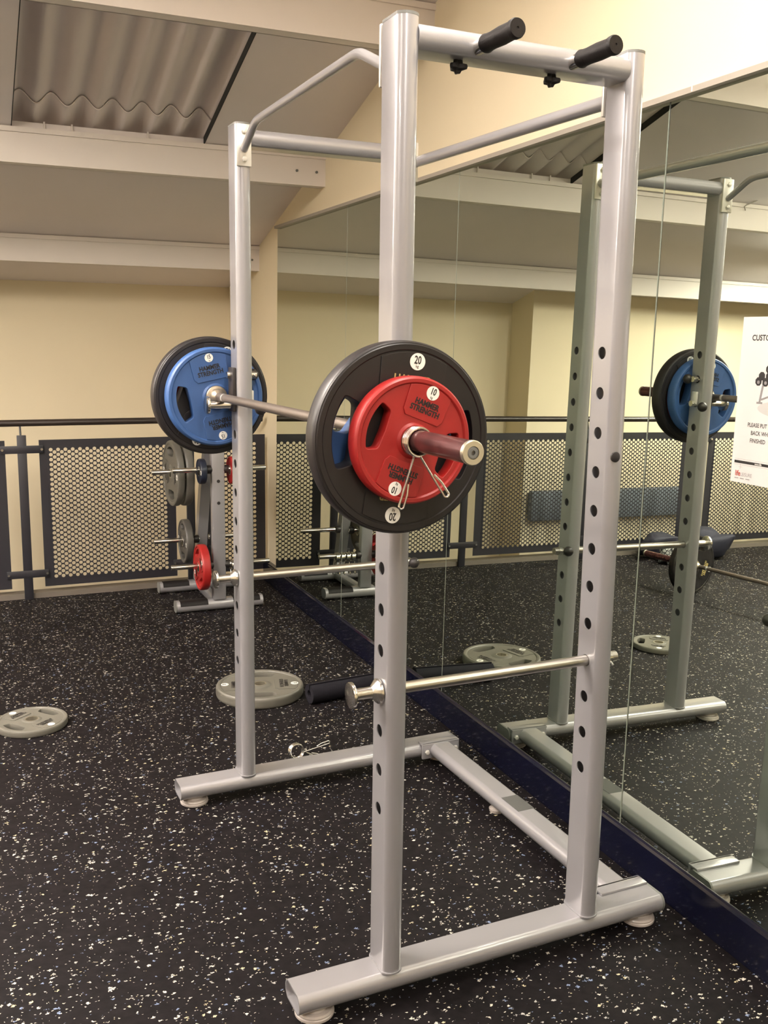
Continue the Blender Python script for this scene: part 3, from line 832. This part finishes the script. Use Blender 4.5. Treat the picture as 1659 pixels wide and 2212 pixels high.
b = MB(); b.box((-0.028, 0.05, 0.015), (0.028, 0.49, 0.060), 0.006); b.build('base_rail', M['silver'], tree)
pegs = [(-1, 0.0, 0.875, 0.27), (1, 0.0, 0.875, 0.30), (-1, 0.0, 0.288, 0.29), (1, 0.0, 0.288, 0.32), (-1, 0.385, 0.375, 0.32), (1, 0.385, 0.385, 0.32), (-1, 0.29, 0.83, 0.34), (1, 0.29, 0.83, 0.2)]
for s_, yy, z, L_ in pegs:
    b = MB(); b.cyl((s_*0.030, yy, z), (s_*L_, yy, z), 0.0155, 20, bev=0.002); pg = b.build('peg', M['chrome'], tree)
    b = MB(); b.cyl((s_*0.034, yy, z), (s_*0.066, yy, z), 0.026, 20, bev=0.004); b.build('stop_ring', M['black'], pg)
SIDE_L = Matrix.Rotation(-PI/2, 4, 'Y')     # face towards -x
SIDE_R = Matrix.Rotation(PI/2, 4, 'Y')
def tplate(label, x, yy, z, R, T, m, kg='10', side=SIDE_L, spin=0, tilt=0.0):
    weight_plate(label, Matrix.Translation((TX+x, TY+yy, z-0.009)) @ Matrix.Rotation(tilt, 4, 'Z') @ side @ Matrix.Rotation(spin, 4, 'Z'), R, T, m, kg, hole=R > 0.1, both=False)
tplate('red plate on the low front left peg of the plate tree', -0.102, 0.0, 0.288, 0.140, 0.050, M['red'], spin=0.5)
tplate('small navy plate left of the post of the plate tree', -0.095, 0.0, 0.875, 0.076, 0.036, M['navy'], '2.5')
tplate('small dark red plate right of the post of the plate tree', 0.088, 0.0, 0.875, 0.084, 0.026, M['red_dark'], '2.5', SIDE_R)
tplate('outer of two small dark red plates right of the tree post', 0.118, 0.0, 0.875, 0.080, 0.026, M['red_dark'], '2.5', SIDE_R)
tplate('big grey plate outermost on the upper left peg of the tree', -0.205, 0.29, 0.83, 0.205, 0.044, M['grey_shaded'], '15', tilt=0.05)
tplate('inner big grey plate on the upper left peg of the tree', -0.140, 0.29, 0.83, 0.205, 0.050, M['grey_shaded'], '15')
tplate('medium dark grey plate on the low rear left peg of the tree', -0.118, 0.385, 0.375, 0.142, 0.046, M['grey_dark'], '10')
names = ['spring clip innermost on the low right peg of the plate tree', 'second spring clip from the post on the low right tree peg', 'third spring clip from the post on the low right tree peg', 'spring clip outermost on the low right peg of the plate tree']
for i in range(4):
    spring_clip(names[i], Matrix.Translation((TX+0.075+0.036*i, TY, 0.2786)) @ Matrix.Rotation(PI/2, 4, 'Z'), 'spring clips', legs=((-0.02-0.006*(i % 2), -0.11), (0.030, -0.115)), dy=-0.004)

# ------------------------------------------------------------------ seen in the mirror: second barbell, bag, cloth
B2 = Matrix.Translation((-2.72, 0, 0.0)) @ Matrix.Rotation(math.radians(8), 4, 'Z')
B2 = Matrix.Translation((-2.715, 2.80, 0.2045)) @ Matrix.Rotation(math.radians(-9), 4, 'Z')
barbell('second barbell on the floor, seen reflected low in the mirror', B2, -1.36, -0.03, -1.80, 0.42)
weight_plate('shiny black plate with yellow lettering on the reflected floor barbell', B2 @ Matrix.Translation((0, 0.0, -0.0035+0.0065)) @ UPR @ Matrix.Rotation(math.radians(-72), 4, 'Z'), 0.2065, 0.055, M['rubber_shiny'], '20', 'gold')
weight_plate('shiny black plate on the outer end of the floor barbell', B2 @ Matrix.Translation((0, -1.39, 0.003)) @ UPR @ Matrix.Rotation(math.radians(20), 4, 'Z'), 0.2065, 0.055, M['rubber_shiny'], '20', 'gold', both=True)

def blob(name, m, loc, size, seed, label, cat, amp=0.25, sub=4, rz=0.0):
    rnd = random.Random(seed)
    bm = bmesh.new(); bmesh.ops.create_icosphere(bm, subdivisions=sub, radius=1.0)
    ph = [(rnd.uniform(1.5, 5), rnd.uniform(1.5, 5), rnd.uniform(1.5, 5), rnd.uniform(0, 6)) for _ in range(7)]
    for v in bm.verts:
        c_ = v.co.copy(); k = 1.0
        for i, (a, b_, c2, d_) in enumerate(ph): k += amp/(i+1.5)*math.sin(a*c_.x+b_*c_.y+c2*c_.z+d_)
        sq = [math.copysign(abs(q)**0.6, q) for q in c_]
        v.co = Vector((sq[0]*size[0]*k, sq[1]*size[1]*k, max(-size[2], sq[2]*size[2]*k)))
    me = bpy.data.meshes.new(name); bm.to_mesh(me); bm.free()
    o = link(name, me, m); o.location = (loc[0], loc[1], loc[2]+size[2]); o.rotation_euler = (0, 0, rz)
    return tag(o, label, cat)
blob('gym_bag', M['bag'], (-3.70, 3.74, 0.001), (0.17, 0.13, 0.115), 3, 'slumped navy gym bag by the railing, seen in the mirror', 'bag', 0.15, rz=0.1)
blob('jacket', M['bag'], (-3.30, 3.82, 0.001), (0.15, 0.11, 0.100), 9, 'crumpled dark jacket left of the gym bag in the mirror', 'jacket', 0.30)
def cloth_mat():
    m = mat('patterned_cloth', (0.02, 0.02, 0.03), 0.8); nt = m.node_tree; b = nt.nodes['Principled BSDF']
    tc = nt.nodes.new('ShaderNodeTexCoord'); v = nt.nodes.new('ShaderNodeTexVoronoi'); v.inputs['Scale'].default_value = 45; v.feature = 'DISTANCE_TO_EDGE'
    nt.links.new(tc.outputs['Object'], v.inputs['Vector'])
    r = nt.nodes.new('ShaderNodeValToRGB'); r.color_ramp.elements[0].position = 0.08; r.color_ramp.elements[0].color = (0.01, 0.01, 0.015, 1)
    r.color_ramp.elements[1].position = 0.14; r.color_ramp.elements[1].color = (0.42, 0.42, 0.40, 1)
    nt.links.new(v.outputs['Distance'], r.inputs['Fac']); nt.links.new(r.outputs[0], b.inputs['Base Color'])
    return m
M['cloth'] = cloth_mat()
blob('towel', M['cloth'], (-3.25, 3.62, 0.001), (0.110, 0.055, 0.075), 5, 'black and white patterned cloth beside the dark jacket', 'towel', 0.25)

# ================================================================== POSTER ON THE MIRROR
PY0, PY1, PZ0, PZ1 = -0.691, -0.394, 1.299, 1.731
post = root('poster', 'white notice poster about dumbbells stuck on the near mirror panel', 'poster')
# local frame: x runs right on the sheet (towards -y), y up, z out of the mirror (towards -x)
ang = math.atan(MT)
Bm = Matrix(((0, MT, -1, MT*PZ0), (-1, 0, 0, PY1), (0, 1, MT, PZ0), (0, 0, 0, 1)))
post.matrix_world = Bm @ Matrix.Translation((0, 0, 0.0010))
Wp, Hp = PY1-PY0, PZ1-PZ0
MB().box((0, 0, 0), (Wp, Hp, 0.0006)).build('sheet', M['paper'], post, smooth=False)
def ptext(body, x, y, size, m='print_grey', sx=1.0, bold=0.0, name='lettering'):
    me = text_mesh(body, size, 0.0, sx, 'LEFT', bold=bold)
    return link(name, me, M[m] if isinstance(m, str) else m, post, False, Matrix.Translation((x, y, 0.0009)))
ptext('CUSTOMERS', 0.036, 0.372, 0.0205, 'ink', 0.92, 0.0005)
ptext('PLEASE PUT', 0.046, 0.150, 0.0150, 'ink', 0.86, 0.0002)
ptext('BACK WHEN', 0.0595, 0.1295, 0.0150, 'ink', 0.86, 0.0002)
ptext('FINISHED', 0.0585, 0.1095, 0.0150, 'ink', 0.86, 0.0002)
MB().box((0.010, 0.0515, 0.0006), (Wp-0.010, 0.0585, 0.0009)).build('black_band', M['ink'], post, smooth=False)
MB().box((0.010, 0.0625, 0.0006), (Wp-0.010, 0.0629, 0.0009)).build('thin_rule', M['print_grey'], post, smooth=False)
MB().box((0.010, 0.0475, 0.0006), (Wp-0.010, 0.0479, 0.0009)).build('thin_rule', M['print_grey'], post, smooth=False)
o = link('lettering', text_mesh('www.life', 0.0075, 0.0, 0.9, 'LEFT', bold=0.0002), M['white'], post, False, Matrix.Translation((0.083, 0.0527, 0.0012)))
ptext('life', 0.016, 0.018, 0.0200, 'print_red', 0.80, 0.0005)
ptext('LEISURE', 0.0355, 0.018, 0.0135, 'print_grey', 0.86)
b = MB(); b.box((0.0325, 0.036, 0.0006), (0.0329, 0.050, 0.0009)); b.box((0.026, 0.0415, 0.0006), (0.040, 0.0419, 0.0009)); b.build('cross_mark', M['print_grey'], post, smooth=False)
for i in range(3): MB().box((0.015+0.020*i, 0.0105, 0.0006), (0.029+0.020*i, 0.0125, 0.0009)).build('small_print', M['print_grey'], post, smooth=False)
# printed picture: a dumbbell rack
def pcirc(x, y, r, m, z=0.0010, sx=1.0):
    bm = bmesh.new(); bm.faces.new([bm.verts.new((x+r*sx*math.cos(2*PI*i/8+0.39), y+r*math.sin(2*PI*i/8+0.39), z)) for i in range(8)])
    me = bpy.data.meshes.new('p'); bm.to_mesh(me); bm.free(); return link('printed_dumbbell', me, M[m], post, False)
def pbar(p, q, w_, m, z=0.0008):
    p, q = Vector((*p, z)), Vector((*q, z)); n = Vector((-(q-p).y, (q-p).x, 0)).normalized()*w_
    bm = bmesh.new(); bm.faces.new([bm.verts.new(v) for v in (p-n, q-n, q+n, p+n)])
    me = bpy.data.meshes.new('p'); bm.to_mesh(me); bm.free(); link('printed_rack', me, M[m], post, False)
bm = bmesh.new(); bm.faces.new([bm.verts.new((0.15+0.075*math.cos(2*PI*i/24), 0.200+0.020*math.sin(2*PI*i/24), 0.0007)) for i in range(24)])
me = bpy.data.meshes.new('p'); bm.to_mesh(me); bm.free(); link('printed_shadow', me, M['print_pale'], post, False)
pbar((0.088, 0.262), (0.080, 0.214), 0.0035, 'print_grey'); pbar((0.085, 0.222), (0.150, 0.245), 0.0025, 'print_grey')
pbar((0.210, 0.262), (0.218, 0.214), 0.0035, 'print_grey'); pbar((0.150, 0.245), (0.214, 0.222), 0.0025, 'print_grey')
MB().box((0.070, 0.211, 0.0006), (0.090, 0.216, 0.0009)).build('printed_rack', M['print_grey'], post, smooth=False)
for row, (y0, x0) in enumerate(((0.268, 0.071), (0.300, 0.104))):
    for i in range(6):
        x = x0+0.0245*i
        pcirc(x+0.010, y0+0.014, 0.0115, 'ink', 0.0009)
        pcirc(x, y0-0.001*i, 0.0115, 'ink', 0.0011)
        pcirc(x, y0-0.001*i-0.002, 0.0048, 'print_grey', 0.0013)
